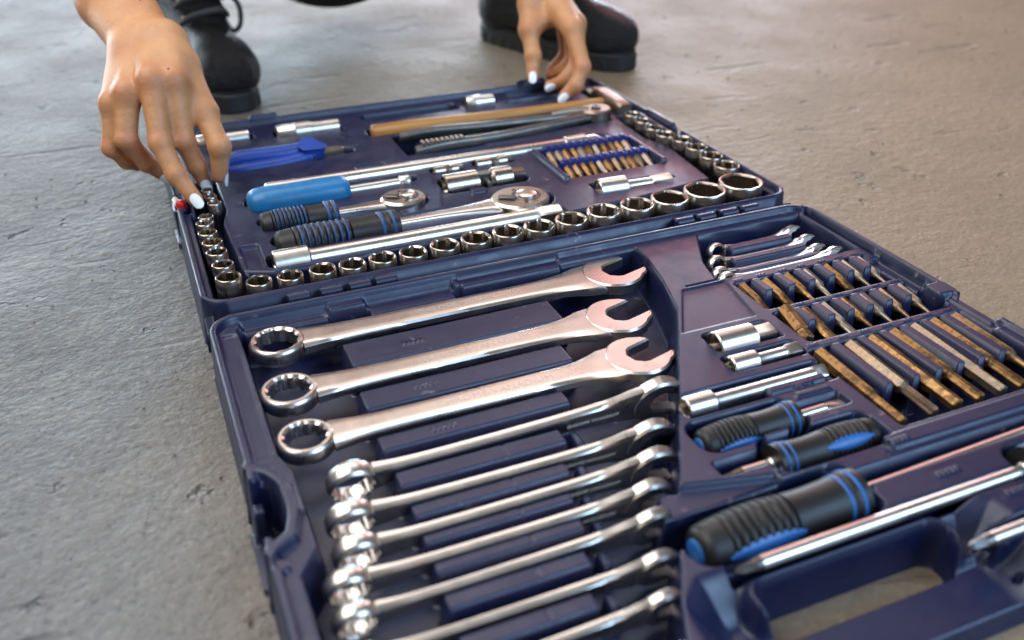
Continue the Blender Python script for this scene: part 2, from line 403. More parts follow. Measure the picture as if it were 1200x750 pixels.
# divider blocks between the wrenches
WR_Y = [-47, -106, -156, -193, -222, -246, -266, -287, -311, -336, -361]
DIV = [(80, 236, -94, -62), (76, 219, -143, -120), (74, 197, -184.5, -168), (75, 180, -215, -199), (75, 170, -240, -228), (74, 162, -261, -251), (73, 158, -282, -271),
       (71, 150, -305, -292), (69, 141, -330, -317), (66, 130, -355, -342), (63, 118, -379, -367)]
for i, (x0, x1, y0, y1) in enumerate(DIV):
    B.rect(x0, x1, y0-1, y1+1, 37 if i < 3 else 35, 3.4, 2.5, 'divider_block')
    if i < 3:
        B.rect(x0+34, x0+74, y0-3, y0, 28, 2, 1); B.rect(x1-50, x1-22, y0-3, y0, 28, 2, 1)
    else:
        B.rect(x1+2, x1+11, y0, y1, 30, 2.5, 2)
        B.rect(x0+(x1-x0)*.62, x0+(x1-x0)*.62+1.6, y0, y1, 33.6, 1.2, .5)
# creases in the broad platform
B.poly([(327, -96.5), (356, -96.5), (356, -99), (327, -99)], 42.5, 1.2)
B.poly([(322, -100), (360, -100), (350, -152), (290, -152)], 43.2, 2)
# small wrenches
B.poly([(381, -28), (483, -26), (484, -98), (353, -98), (360, -70)], 17, 3)
for (x0, x1, y0, y1) in ((394, 456, -58.5, -47), (384, 456, -77, -65.5), (378, 460, -92.5, -82.5)):
    B.rect(x0, x1, y0, y1, 42, 2.5, 2, 'divider_block')
B.rect(486, 489.5, -110, -24, 36, 1.6, 1.5)
# bit rows
BX1 = [368, 388, 407, 424, 443, 459, 474]; BX2 = [371, 387, 403.5, 420, 437, 454, 471]; BX3 = [361, 385.5, 403.5, 421.5, 439, 456, 474]
B.rect(361, 482, -148, -107, 18, 2.5, 3); B.rect(361, 482, -194, -153, 18, 2.5, 3); B.rect(352, 482, -287, -200, 18, 2.5, 3)
for xs, ya, yb in ((BX1, -130, -108), (BX2, -176, -154), (BX3, -255, -201)):
    for a, b in zip(xs[:-1], xs[1:]):
        w = 5.0 if xs is not BX3 else 4.8
        B.rect((a+b)/2-w, (a+b)/2+w, ya, yb, 46.5, 1.9, 2.5, 'bit_divider')
B.rect(477.5, 482, -130, -107, 46, 2, 2, 'bit_divider')
for xs, yb in ((BX1, -104), (BX2, -150.5), (BX3, -197)):
    for k, a in enumerate(xs):                               # worn raised size marks behind every bit
        for q in range(3): B.rect(a-4+q*2.8, a-2.2+q*2.8, yb-1.5, yb+1.5, 45.6, .9, .4)
# right rim: hinged latch parts
B.rect(476, 497, -188, -168, 50, 3, 5); B.rect(478, 489, -165, -115, 40, 2, 4); B.rect(489, 500, -226, -189, 20, 2.5, 3)
B.rect(484, 489, -226, -186, 46, 2, 2); B.rect(480, 492, -268, -228, 47, 3, 6)
# adapters and extensions
B.rect(300, 352, -181, -158, 26, 2.5, 4); B.rect(296, 354, -204, -186, 28, 2.5, 4); B.rect(244, 353, -234, -211, 24, 2.5, 5)
B.rect(300, 345, -234, -225, 46, 2, 2)
# stubby screwdrivers
B.rect(236, 310, -266, -236, 20, 3, 10); B.rect(306, 342, -257, -244, 22, 2, 3)
B.rect(264, 343, -295, -264, 20, 3, 10); B.rect(234, 268, -284, -271, 26, 2, 3)
B.rect(272, 292, -267.5, -261.5, 46, 2, 2)
B.rect(313, 340, -243, -236, 46, 2, 2)
# big screwdrivers
B.rect(186, 302, -337, -296, 16, 3, 14); B.rect(298, 486, -318, -306, 22, 2, 2)
B.rect(330, 482, -303.5, -289.5, 47, 2.5, 4, 'ledge')
B.rect(296, 380, -335.5, -319.5, 44.5, 3, 3, 'ledge')
B.rect(198, 486, -346, -336.5, 24, 2, 2); B.rect(382, 482, -352, -323, 16, 3, 10)
B.rect(312, 486, -374, -364, 26, 2, 3); B.rect(388, 484, -384, -356, 16, 3, 8)
B.poly([(196, -276), (262, -292), (262, -297), (186, -300)], 40, 3)
for (mx, my, z) in ((330, -298, 49), (338, -327, 46.5), (360, -352, 46.5), (318, -232, 46.5), (262, -290, 46.5), (120, -80, 38.6), (112, -131, 38.6), (108, -176, 38.6)):
    for q in range(5): B.rect(mx+q*3.2, mx+q*3.2+2, my-2.2, my+2.2, z, 1.0, .4)
# carrying handle
B.poly([(182, -336), (336, -336), (352, -350), (356, -376), (352, -440), (160, -440), (166, -350)], 25, 24)
B.rect(330, 486, -376, -362, 44, 3, 3); B.rect(312, 486, -373, -365, 30, 2, 3)
B.rect(196, 326, -372, -341, 41, 7, 14); B.rect(190, 334, -404, -364, 23, 7, 8)
B.rect(150, 520, -420, -396, 0, 4, 6)
B.rect(203, 320, -372, -347, 0, 4.2, 11)
B.disc(336, -386, 2.6, 20, 1.5)
js, is_, X, Y = B.win((186, 336, -406, -360))
B.names.append('carrying_handle'); sub = B.L[js, is_]; sub[(sub == 0) & (Y < -361)] = len(B.names)-1
for o in B.build('base_tray', case):
    if o.name.startswith('carrying'): o['label'] = 'carrying handle with a rounded finger opening'

# ---- far half
T = HF(-2, 502, -3, 398)
T.rect(0, 500, 0, 395, 46, 3.5, 20)
T.rect(.8, 499, .8, 394, 50, 2.2, 20)
T.rect(5.5, 494.5, 5.5, 389.5, 43.5, 3, 16)
T.rect(1, 499, 2.5, 4, 47.5, 1, .5)
# sockets' trough
T.poly([(11, 11), (489, 11), (489, 74), (452, 72), (418, 66), (380, 61), (318, 57), (250, 51), (60, 47), (60, 46), (38, 56), (36, 150), (42, 175), (42, 248), (22, 248), (12, 170)], 12, 3.5)
T.poly([(458, 66), (490, 66), (494, 170), (484, 258), (462, 258), (458, 190), (468, 160)], 16, 3.5)
T.rect(40, 56, 58, 100, 40, 2, 3)
# long extension bar
T.rect(56, 308, 52, 75, 20, 3, 6)
# ratchets
T.cap(80, 97, 160, 97, 15, 13, 18, 3); T.cap(160, 97, 262, 97, 10, 10, 24, 3); T.disc(288, 97, 24, 20, 3)
T.cap(76, 138, 122, 138, 15, 12, 18, 3); T.cap(122, 138, 180, 137, 9, 11, 22, 3); T.disc(190, 136, 20, 18, 3)
# sky blue driver
T.cap(74, 183, 134, 185, 17, 15, 18, 3); T.cap(134, 185, 206, 182, 8, 9, 24, 2.5)
# sliding bar
T.rect(78, 418, 198, 217, 22, 2.5, 6); T.rect(400, 430, 196, 220, 20, 2.5, 8)
T.rect(168, 196, 221, 232, 30, 2, 3)
# joints
T.rect(229, 262, 181, 196, 24, 2.5, 4); T.rect(272, 314, 182, 197, 24, 2.5, 4); T.rect(226, 308, 132, 168, 20, 2.5, 8)
T.rect(244, 262, 120, 131, 47, 2.5, 4)
# bit rack
T.rect(342, 438, 122, 196, 24, 2.5, 4)
T.rect(334, 342, 118, 198, 47.5, 2.5, 2, 'rack_rail'); T.rect(438, 446, 122, 194, 47.5, 2.5, 2, 'rack_rail')
# short extension
T.rect(350, 388, 80, 104, 22, 2.5, 5); T.rect(384, 432, 84, 98, 24, 2.5, 5)
# pliers, hammer, back row
T.cap(56, 283, 124, 283, 15, 17, 14, 3); T.cap(124, 283, 170, 278, 20, 10, 14, 3)
T.rect(203, 468, 304, 328, 18, 3, 6)
T.poly([(222, 238), (290, 236), (330, 244), (424, 250), (456, 252), (458, 284), (424, 290), (300, 298), (222, 298)], 14, 3)
T.poly([(240, 262), (300, 258), (380, 266), (300, 276), (240, 278)], 41, 3, 'divider_block')
T.rect(300, 350, 226, 238, 45, 2.5, 2, 'divider_block')
T.rect(33, 94, 345, 368, 20, 3, 6); T.rect(113, 186, 340, 364, 20, 3, 6); T.rect(328, 368, 358, 380, 22, 3, 5)
T.rect(210, 320, 352, 378, 28, 4, 8); T.rect(376, 450, 344, 362, 34, 3, 4)
T.rect(384, 448, 372, 388, 36, 3, 4)
T.rect(468, 492, 262, 366, 18, 3, 8)
# latch cut-outs at the left and right rim, bumps on the back
T.rect(-4, 13, 180, 212, 18, 2.5, 3); T.rect(13, 18, 176, 216, 49, 2, 2)
T.rect(488, 504, 178, 190, 20, 2.5, 3); T.rect(480, 489, 174, 250, 49, 2.5, 3); T.rect(490, 499, 192, 248, 53, 2.5, 3)
for a, b in ((96, 126), (402, 440)): T.rect(a, b, 388, 396, 54, 2, 2)
T.build('lid_tray', case)

# hinge knuckles and the red latch
for xc in (65, 88, 109, 128, 381, 402, 424, 445):
    v, f = loft([(-8.2, 'c', 3.2), (-7.4, 'c', 4.2), (7.4, 'c', 4.2), (8.2, 'c', 3.2)], 16)
    k = mk('hinge_knuckle', v, f, 'navy', case, (xc+2, -6.5, 46.5), sharp=50)
    v, f = rbox(0, 7.5, -1.2, 1.4, 6, 5, .5, 1); mk('hinge_leaf', v, f, 'navy', k, sharp=40)
v, f = rbox(0, 0, 0, 26, 6, 12, 1.2, 3)
lt = mk('latch', v, f, 'navy', case, (6, 197, 20), sharp=40)
mk('latch_button', *loft([(-3, 'c', 4.6), (3, 'c', 4.6), (5, 'c', 4.0), (6, 'c', 2.4)], 20, 'z'), 'red', lt, (1, -5, 26), sharp=50)
mk('latch_pin', *loft([(-7, 'e', 1, 1), (-5, 'e', 2.4, 2.2), (3, 'e', 3.0, 2.6), (6, 'e', 1.6, 1.4)], 16), 'white', lt, (-2.5, 5, 27.2), (0, -.25, PI/2))

# ------------------------------------------------------------------ tools
ORD = ['first', 'second', 'third', 'fourth', 'fifth', 'sixth', 'seventh', 'eighth', 'ninth', 'tenth', 'eleventh', 'twelfth', 'thirteenth', 'fourteenth', 'fifteenth', 'sixteenth', 'seventeenth']

def wrench_shapes(L, Ro, hole, t, Rh, slot, wid, ang=.28, n=72, rk=1.55, bk=14):
    """combination wrench along +x, ring centre at the origin, in the xy plane; returns shank, ring, jaw"""
    tr = t*rk                                          # the ring is thicker than the shank
    q = [(-tr/2+1.6, 'c', Ro-.5), (-tr/2+2.6, 'c', Ro), (tr/2-2.6, 'c', Ro), (tr/2-1.0, 'c', Ro-.7), (tr/2, 'c', Ro-2.0), (tr/2, 'c', hole*1.2), (tr/2-1.3, 'd', hole), (-tr/2+1.3, 'd', hole), (-tr/2, 'c', hole*1.2), (-tr/2, 'c', Ro-2.0)]
    ring = loft(q, n, 'z', closed=True)
    Lh = L-Ro-Rh                                        # ring centre to head centre
    xs = np.linspace(Ro*.86, Lh-Rh*.35, 26); sh = []
    for x in xs:
        u = (x-Ro)/(Lh-Ro-Rh); a = math.exp(-max(u, 0)*9); b = math.exp(-max(1-u, 0)*9.5)
        a = math.exp(-max(u, 0)*13); b = math.exp(-max(1-u, 0)*bk); w = wid*.5*(.88+.12*u)+a*Ro*.20+b*Rh*.36; tt = t*.5*(1+.28*a+.10*b)
        sh.append((x, (-.0, 0), 'q', w, tt, 6))
    shank = loft([(s[0], (0, 0), 'q', s[3], s[4], s[5]) for s in sh], 32)
    # jaw outline in its own frame, opening towards +x
    w = slot/2; R_ = Rh; pts = []
    for d in np.linspace(52, 308, 34): a = math.radians(d); pts.append((R_*math.cos(a), R_*math.sin(a)*(1 if abs(d-180) > 60 else .97)))
    low = [(R_*.86, -w-R_*.30), (R_*1.08, -w-R_*.05), (R_*1.10, -w+.2), (R_*.98, -w), (R_*.05, -w)]
    seat = [(-R_*.08, -w*.86), (-R_*.24, -w*.4), (-R_*.24, w*.4), (-R_*.08, w*.86), (R_*.05, w)]
    upn = [(R_*.78, w), (R_*.92, w+.2), (R_*.88, w+R_*.12), (R_*.76, w+R_*.28)]
    jaw = prism(pts+low+seat+upn, -t*.62, t*.62, 1.3)
    jaw = xf(jaw, (0, 0, ang), (Lh, 0, 0))
    return shank, ring, jaw
def add_wrench(name, loc, rot, shp, mat, parts=('shank', 'ring_end', 'open_jaw')):
    t = empty(name, loc, rot)
    for nm, (v, f), sh in zip(parts, shp, (40, 35, 38)): mk(nm, v, f, mat, t, sharp=sh)
    return t
# three big wrenches lying flat
BIG = [(294, 18.5, 12.6, 7.5, 23.5, 20, 21), (268, 18.0, 12.0, 7.2, 22.5, 18.5, 20), (255, 16.8, 11.2, 7, 22, 18, 18.5)]
BX0 = [43, 39.5, 39]
for i, (p, x) in enumerate(zip(BIG, BX0)):
    shp = wrench_shapes(*p)
    t = add_wrench('combination_wrench', (x, WR_Y[i], 35.5), (0, 0, 0), shp, 'chrome')
    tag(t, ('largest flat-lying combination wrench, nearest the hinge', 'middle of the three flat-lying combination wrenches', 'third flat-lying combination wrench, next to the edge-standing ones')[i], 'wrench', 'flat-lying combination wrenches')
    text_part('marking', 'CHROME-VANADIUM', 8.0, t, (p[0]*.46, 0, p[3]*.5+.02)); text_part('marking', 'DROP FORGED', 5.5, t, (p[0]*.70, .3, p[3]*.5+.04)) if i < 2 else None
# eight standing on edge
EDGE = [(222, 41), (206, 34), (195, 32), (188, 23), (178, 22), (168, 20), (158, 19), (150, 17)]
for i, (L, x) in enumerate(EDGE):
    k = 1-i*.052; Ro = 13.6*k+.5; Rh = 17.0*k
    shp = wrench_shapes(L, Ro, Ro*.74, 6.0*k+.5, Rh, Rh*.85, 13.4*k, -.30, rk=1.7, bk=8)
    t = add_wrench('combination_wrench', (x+Ro, WR_Y[3+i]-2, 31.5), (PI/2+.25+random.uniform(-.05, .05), random.uniform(-.012, .012), random.uniform(-.012, .012)), shp, 'bright')
    tag(t, '%s edge-standing combination wrench counted from the flat ones' % ORD[i], 'wrench', 'edge-standing combination wrenches')
    if i < 4: text_part('marking', 'CHROME VANADIUM', 3.6, t, (L*.66, -.4, 3.6*k), mat='print', ext=.05)
# four small wrenches standing on edge at the right
SM = [(92, 382, -44, .0), (104, 370, -62.5, 0), (109, 362, -79.5, 0), (117, 357, -95, 0)]
for i, (L, x, y, a) in enumerate(SM):
    Ro = 8.4; Rh = 9.8
    t = add_wrench('combination_wrench', (x+Ro, y, 34+(4 if i == 3 else 0)), (PI/2-.35, 0, a), wrench_shapes(L, Ro, 5.2, 5.2, Rh, 8.5, 9, n=48), 'bright')
    tag(t, '%s small combination wrench from the hinge, beside the bit rows' % ORD[i], 'wrench', 'small combination wrenches')

def socket_shape(r, h, drive=.55, n=48):
    ap = r*.765
    q = [(0, 'c', r*.90), (.8, 'c', r*.95), (h*.42, 'c', r*.95), (h*.47, 'c', r), (h-1.1, 'c', r), (h-.25, 'c', r-.5), (h, 'c', r-.9), (h-.1, 'c', r*.90), (h-1.3, 'h', ap), (h*.40, 'h', ap), (h*.39, 'c', ap*.6), (h*.1, 'c', ap*.55)]
    return loft(q, n, 'z')
def add_socket(x, y, r, h, ztop, label, group, rot=0, nm='hex_socket', tilt=(0, 0)):
    v, f = socket_shape(r, h)
    o = mk(nm, v, f, 'socket', None, (x, y, ztop-h), (tilt[0], tilt[1], rot), sharp=32); tag(o, label, 'socket', group); return o
FRONT = [(44.2, 21, 9.4), (66.5, 20.3, 9.6), (90.5, 21, 10), (112.5, 20, 10.2), (136, 21.2, 10.5), (160, 21, 10.8), (186, 23, 11.6), (212.5, 24.5, 12.2), (240, 26, 12.6),
         (267, 25.5, 12.8), (296.5, 27, 13.4), (328, 30.5, 14.6), (360, 31, 14.8), (392, 32, 16.4), (428.5, 34.5, 18.4), (468, 37.5, 19.6)]
for i, (x, y, r) in enumerate(FRONT):
    add_socket(x, y, r, 36, 52, '%s chrome hex socket from the left in the front row' % ORD[i] if i < 15 else 'largest chrome hex socket at the right end of the front row', 'front row of hex sockets', random.uniform(0, 1))
add_socket(24.5, 30, 9.4, 41, 55, 'tall chrome hex socket at the front left corner of the tray', None, .3)
LEFT = [(24, 66, 8.2), (22.6, 89, 8.2), (21.7, 107.5, 8), (20.5, 127, 7.6), (20.4, 146, 7), (22.8, 158.5, 6.2)]
for i, (x, y, r) in enumerate(LEFT):
    add_socket(x, y-7, r, 35, 51.5, '%s small hex socket up the left edge from the tall corner socket' % ORD[i], 'left column of hex sockets', random.uniform(0, 1))
TINY = [(33, 184, 6.0), (32, 200, 5.4), (31, 215, 5.0), (31, 229, 4.4), (30.5, 241, 3.9), (39, 190, 4.6), (37.5, 207, 4.2)]
for i, (x, y, r) in enumerate(TINY[:5]):
    add_socket(x, y-6, r, 34, 51.5, '%s tiny hex socket from the front in the column by the fingertips' % ORD[i], 'tiny sockets by the fingertips', random.uniform(0, 1))
RIGHT = [(472, 246, 9), (472.5, 222.5, 9.3), (471.5, 199.5, 9.3), (472, 177, 9.8), (482, 158, 10.2), (483, 134, 10.8), (483, 109, 11.2), (482.5, 82.5, 12)]
for i, (x, y, r) in enumerate(RIGHT):
    add_socket(x-(2.5 if i > 3 else 0), y-6, r, 34, 52, '%s hex socket from the back along the right edge' % ORD[i], 'right column of hex sockets', random.uniform(0, 1))

def round_bar(name, loc, rot, parts, label, cat='extension bar', mats=None):
    t = empty(name, loc, rot)
    for k, (nm, secs) in enumerate(parts):
        v, f = loft(secs, 32); mk(nm, v, f, (mats or {}).get(nm, 'bright'), t, sharp=38)
    return tag(t, label, cat)
def female(x0, x1, r, sq):                                # hollow square drive end opening towards -x
    sq = max(sq, r*.62); return [(x0+(x1-x0)*.75, 'q', sq, sq, 9), (x0+1.2, 'q', sq, sq, 9), (x0, 'c', min(sq*1.38, r-1.2)), (x0, 'c', r-.8), (x0+.8, 'c', r), (x1-1.5, 'c', r), (x1, 'c', r*.8)]
def male(x0, x1, sq): return [(x0, 'q', sq*.9, sq*.9, 9), (x0+1, 'q', sq, sq, 9), (x1-1.2, 'q', sq, sq, 9), (x1, 'q', sq*.8, sq*.8, 9)]
round_bar('extension_bar', (61, 62, 41), (.3, 0, 0), [('drive_socket', female(0, 28, 11, 6)), ('bar', [(27, 'c', 8.6), (30, 'c', 7.4), (218, 'c', 7.4), (221, 'c', 8.2)]), ('drive_square', male(220, 243, 6.2))], 'long thick chrome extension bar lying behind the front row of sockets')
round_bar('sliding_bar', (80, 207, 42), (0, 0, -.006), [('bar', [(0, 'c', 6.2), (1, 'c', 7.4), (330, 'c', 7.0), (334, 'c', 5)]), ('collar', [(296, 'c', 7.2), (297, 'c', 9), (318, 'c', 9), (320, 'c', 7.2)])], 'long pale steel bar running behind the blue handled driver', 'bar', {'bar': 'chrome', 'collar': 'chrome'})
round_bar('extension_bar', (354, 91, 41), (.2, 0, -.06), [('drive_socket', female(0, 28, 10.5, 6)), ('bar', [(27, 'c', 7), (31, 'c', 5.6), (54, 'c', 5.6)]), ('drive_square', male(53, 74, 5.6))], 'short chrome extension in front of the blue bit strips')
round_bar('adapter', (303, -171, 42), (.2, 0, 0), [('drive_socket', female(0, 30, 10.2, 6.4)), ('drive_square', male(29.5, 46, 5.6))], 'stubby chrome drive adapter, the first below the plain platform', 'adapter', {'drive_socket': 'chrome'})
round_bar('extension_bar', (298, -196, 43), (.4, 0, 0), [('drive_socket', female(0, 20, 7, 4.4)), ('bar', [(19.5, 'c', 5.2), (22, 'c', 4.2), (42, 'c', 4.2)]), ('drive_square', male(41.5, 53, 4.2))], 'short chrome extension between the stubby adapter and the longer extension')
round_bar('extension_bar', (248, -223, 43), (.6, 0, 0), [('drive_socket', female(0, 20, 7.4, 4.6)), ('bar', [(19, 'c', 5.6), (22, 'c', 4.6), (92, 'c', 4.6)]), ('drive_square', male(91, 101, 4.4))], 'slim chrome extension above the two stubby screwdrivers')
# joints and adapters in the middle of the far half
def joint(loc, r, L, label):
    t = empty('universal_joint', loc)
    mk('drive_socket', *loft(female(0, L*.42, r, r*.55), 28), 'socket', t, sharp=38)
    mk('yoke', *xf(rbox(0, 0, -r*.75, r*.75, L*.16, r*.42, .8, 1.5), (0, 0, 0), (L*.5, 0, 0)), 'dark_steel', t, sharp=35)
    mk('cross_pin', *xf(loft([(-r*.95, 'c', 2.4), (r*.95, 'c', 2.4)], 16, 'z'), (PI/2, 0, 0), (L*.52, 0, 0)), 'bright', t, sharp=40)
    mk('drive_end', *loft([(L*.56, 'c', r*.7), (L*.60, 'c', r*.95), (L*.82, 'c', r*.95), (L*.84, 'q', r*.55, r*.55, 9), (L, 'q', r*.5, r*.5, 9)], 28), 'socket', t, sharp=38)
    tag(t, label, 'universal joint')
joint((229, 149, 43), 11.5, 78, 'large universal joint beside the big ratchet head')
joint((232, 188, 43), 6, 29, 'small chrome joint to the left behind the large universal joint')
joint((274, 189, 43), 6.5, 38, 'small chrome joint to the right behind the large universal joint')
# chrome tubes in the back row
def spark(loc, L, r, label, mid=False):
    t = empty('spark_plug_socket', loc)
    mk('barrel', *loft([(L*.4, 'h', r*.65), (1, 'h', r*.7), (0, 'c', r*.9), (0, 'c', r-.6), (.8, 'c', r), (L*.55, 'c', r), (L*.56, 'c', r*.94), (L-1, 'c', r*.94), (L, 'c', r*.8)], 36), 'bright', t, sharp=38)
    mk('collar', *loft([(L*.28, 'c', r), (L*.28+.5, 'c', r+.9), (L*.52, 'c', r+.9), (L*.52+.5, 'c', r)], 36), 'bright', t, sharp=38)
    tag(t, label, 'socket')
spark((38, 355, 43), 51, 8.4, 'chrome tube socket at the back partly behind the thumb')
spark((117, 351, 43), 65, 9.2, 'chrome tube socket with a middle collar in the back row')
spark((331, 367, 43), 33, 8, 'short chrome tube socket at the back near the hammer')

# grips
def grip_profile(L, r, ribs, x0=0):
    xs = np.linspace(0, 1, 170); out = []
    for u in xs:
        rr = r*(.80+.20*math.sin(min(1, u*3.2)*PI/2)) if u < .4 else r*(1-.13*math.sin((u-.4)/.6*PI)) if u < .9 else r*(1-.02-.3*(u-.9))
        if u < .05: rr *= math.sqrt(max(.05, 1-(1-u/.05)**2))*.35+.65
        if ribs[0] < u < ribs[1]: rr -= r*.12*(.5+.5*math.cos((u-ribs[0])/(ribs[1]-ribs[0])*2*PI*ribs[2]))**3
        out.append((x0+u*L, 'c', rr))
    return out
def ring_at(x, r, w): return loft([(x, 'c', r-.6), (x+.4, 'c', r+.35), (x+w-.4, 'c', r+.35), (x+w, 'c', r-.6)], 32)
def screwdriver(loc, rot, L, r, shaft, sr, tip, label, roll=0, mat='rubber', ribs=(.12, .52, 8), bands=True, inlay=True, flip=False, blade='bright'):
    t = empty('screwdriver', loc, rot)
    h = mk('handle', *loft(grip_profile(L, r, ribs), 36), mat, t, sharp=60)
    if bands:
        for u in (.86, .93):
            rr = r*(1-.13*math.sin((u-.4)/.6*PI)) if u < .9 else r*.98
            mk('band', *ring_at(u*L, rr, L*.028), 'inlay', h)
        mk('end_cap', *loft([(-1.2, 'c', r*.28), (-.8, 'c', r*.46), (1.2, 'c', r*.54), (4, 'c', r*.60)], 24), 'inlay', h)
    if inlay:
        n = 22; V = []; F = []
        for i in range(n+1):
            u = i/n; x = L*(.11+.46*u); hw = .62*math.sin(PI*min(max(u, .02), .98))**.5
            rr = r*(.80+.20*math.sin(min(1, (.11+.46*u)*3.2)*PI/2)) if (.11+.46*u) < .4 else r*(1-.13*math.sin((.11+.46*u-.4)/.6*PI))
            for k in range(7):
                a = roll-.5*PI+hw*(k/3-1)*.62; e = rr+.35-.9*abs(k/3-1)**4
                V.append((x, e*math.cos(a+PI/2-PI/2)*1, e*math.sin(a)))
        for i in range(n):
            for k in range(6): F.append([i*7+k, i*7+k+1, (i+1)*7+k+1, (i+1)*7+k])
        mk('inlay', V, F, 'inlay', h)
    s = mk('shaft', *loft([(L-3, 'c', sr*1.25), (L+2, 'c', sr*1.25), (L+3, 'c', sr), (shaft-14, 'c', sr)], 24), blade, t, sharp=40)
    if tip == 'flat': tp = loft([(shaft-14.2, 'c', sr*.98), (shaft-9, 'q', sr*1.25, sr*.62, 5), (shaft-3, 'q', sr*1.5, sr*.3, 6), (shaft, 'q', sr*1.4, sr*.17, 6)], 24)
    else: tp = loft([(shaft-14.2, 'c', sr*.98), (shaft-10, 'c', sr*.95), (shaft-9, 't', sr*.82, .1, 4), (shaft-3, 't', sr*.62, .26, 4), (shaft, 't', sr*.22, .2, 4)], 24)
    mk('blade_tip', *tp, 'dark_steel' if tip != 'flat' else 'chrome', t, sharp=40)
    return tag(t, label, 'screwdriver')
screwdriver((241, -251, 38), (0, -.02, 0), 64, 11.2, 100, 3.4, 'flat', 'stubby black ribbed screwdriver with its blade to the right', roll=4.55)
screwdriver((338, -280, 39), (0, 0, PI), 69, 11.2, 103, 3.4, 'cross', 'stubby black ribbed screwdriver with its cross tip to the left', roll=2.3)
screwdriver((196, -318, 36), (0, -.02, .012), 98, 15.2, 282, 4.0, 'flat', 'large black screwdriver with blue inlay above the carrying handle', roll=4.45, ribs=(.14, .54, 8))
screwdriver((484, -341, 43), (0, 0, PI), 98, 13.5, 282, 3.8, 'cross', 'long thin screwdriver pointing left just behind the carrying handle', roll=2.2)
screwdriver((491, -372, 43), (0, 0, PI), 92, 11, 177, 3.6, 'cross', 'short-tipped screwdriver nearest the front right corner', roll=2.2)
# sky blue handled driver in the far half
t = empty('spinner_handle', (60, 176, 43), (0, 0, .0))
mk('handle', *loft([(0, 'q', 7, 7, 2.4), (1.5, 'q', 11, 11, 2.6), (6, 'q', 14, 13.5, 2.8), (16, 'q', 15.5, 14.5, 2.8), (34, 'q', 14.6, 14, 2.8), (60, 'q', 15.2, 14.4, 2.8), (80, 'q', 15, 14.2, 2.8), (86, 'q', 13.6, 13, 2.8), (88.5, 'q', 10, 10, 2.4)], 40), 'blue_handle', t, sharp=60)
mk('shaft', *loft([(87, 'c', 4.6), (136, 'c', 4.6)], 24), 'bright', t, sharp=40)
mk('drive_square', *loft([(135.5, 'c', 5.6), (137, 'c', 6.6), (144, 'c', 6.6), (146, 'c', 4.6)], 24), 'bright', t, sharp=40)
tag(t, 'bright sky blue spinner handle with a chrome shaft', 'driver')

def ratchet(loc, rotz, Lg, rg, Lh, Rh, th, label, dark=False):
    t = empty('ratchet', loc, (0, 0, rotz))
    g = mk('handle', *loft([(a, 'q', c*1.05, c*.86, 2.6) for a, k, c in grip_profile(Lg, rg, (.14, .60, 9))], 36), 'rubber', t, sharp=60)
    for k in range(8):
        x = Lg*(.190+.052*k); v, f = loft([(x, 'q', rg*.94, rg*.80, 2.6), (x+.3, 'q', rg*1.0, rg*.85, 2.6), (x+Lg*.014, 'q', rg*1.0, rg*.85, 2.6), (x+Lg*.014+.3, 'q', rg*.94, rg*.80, 2.6)], 30); mk('band', v, f, 'band', g)
    for u in (.84, .93): mk('band', *loft([(u*Lg, 'q', rg*.85, rg*.7, 2.6), (u*Lg+.4, 'q', rg*1.03, rg*.86, 2.6), (u*Lg+3, 'q', rg*1.03, rg*.86, 2.6), (u*Lg+3.4, 'q', rg*.85, rg*.7, 2.6)], 30), 'band', g)
    xs = np.linspace(Lg-3, Lh-Rh*.3, 16)
    mk('shank', *loft([(x, 'q', 5.2+(Rh*.72-5.2)*max(0, (x-Lg)/(Lh-Rh*.3-Lg))**2.6, 4.4+th*.05*max(0, (x-Lg)/(Lh-Lg))**2, 4) for x in xs], 28), 'chrome', t, sharp=45)
    out = [(Lh+Rh*math.cos(a)*1.12, Rh*math.sin(a)) for a in np.linspace(0, 2*PI, 40, endpoint=False)]
    hd = mk('head', *prism(out, -th*.62, th*.42, 1.8), 'chrome', t, sharp=40)
    mk('release_button', *loft([(th*.41, 'c', Rh*.40), (th*.41+2.2, 'c', Rh*.38), (th*.41+3, 'c', Rh*.30)], 28, 'z'), 'chrome', t, (Lh+Rh*.25, 0, 0), sharp=40)
    mk('button_ring', *loft([(th*.36, 'c', Rh*.56), (th*.42+.12, 'c', Rh*.56), (th*.42+.12, 'c', Rh*.42), (th*.36, 'c', Rh*.42)], 28, 'z', closed=True), 'dark_steel', t, (Lh+Rh*.25, 0, 0), sharp=40)
    mk('lever', *xf(rbox(0, 0, 0, 2.6, Rh*.34, Rh*.13, .6, Rh*.1), (0, 0, -.5), (Lh-Rh*.55, -Rh*.05, th*.42)), 'dark_steel', t, sharp=40)
    for a in (.62, -.62): mk('screw', *loft([(th*.40, 'c', 1.8), (th*.42+.3, 'c', 1.8)], 14, 'z'), 'dark_steel', t, (Lh+Rh*.0, Rh*a, 0), sharp=40)
    return tag(t, label, 'ratchet')
ratchet((68, 90, 43), .0, 100, 14, 210, 23, 16, 'large ratchet with black and blue grip, its round head by the joints')
ratchet((63, 131, 43), -.01, 64, 13.5, 122, 17.5, 17, 'small ratchet with black grip below the sky blue handle')

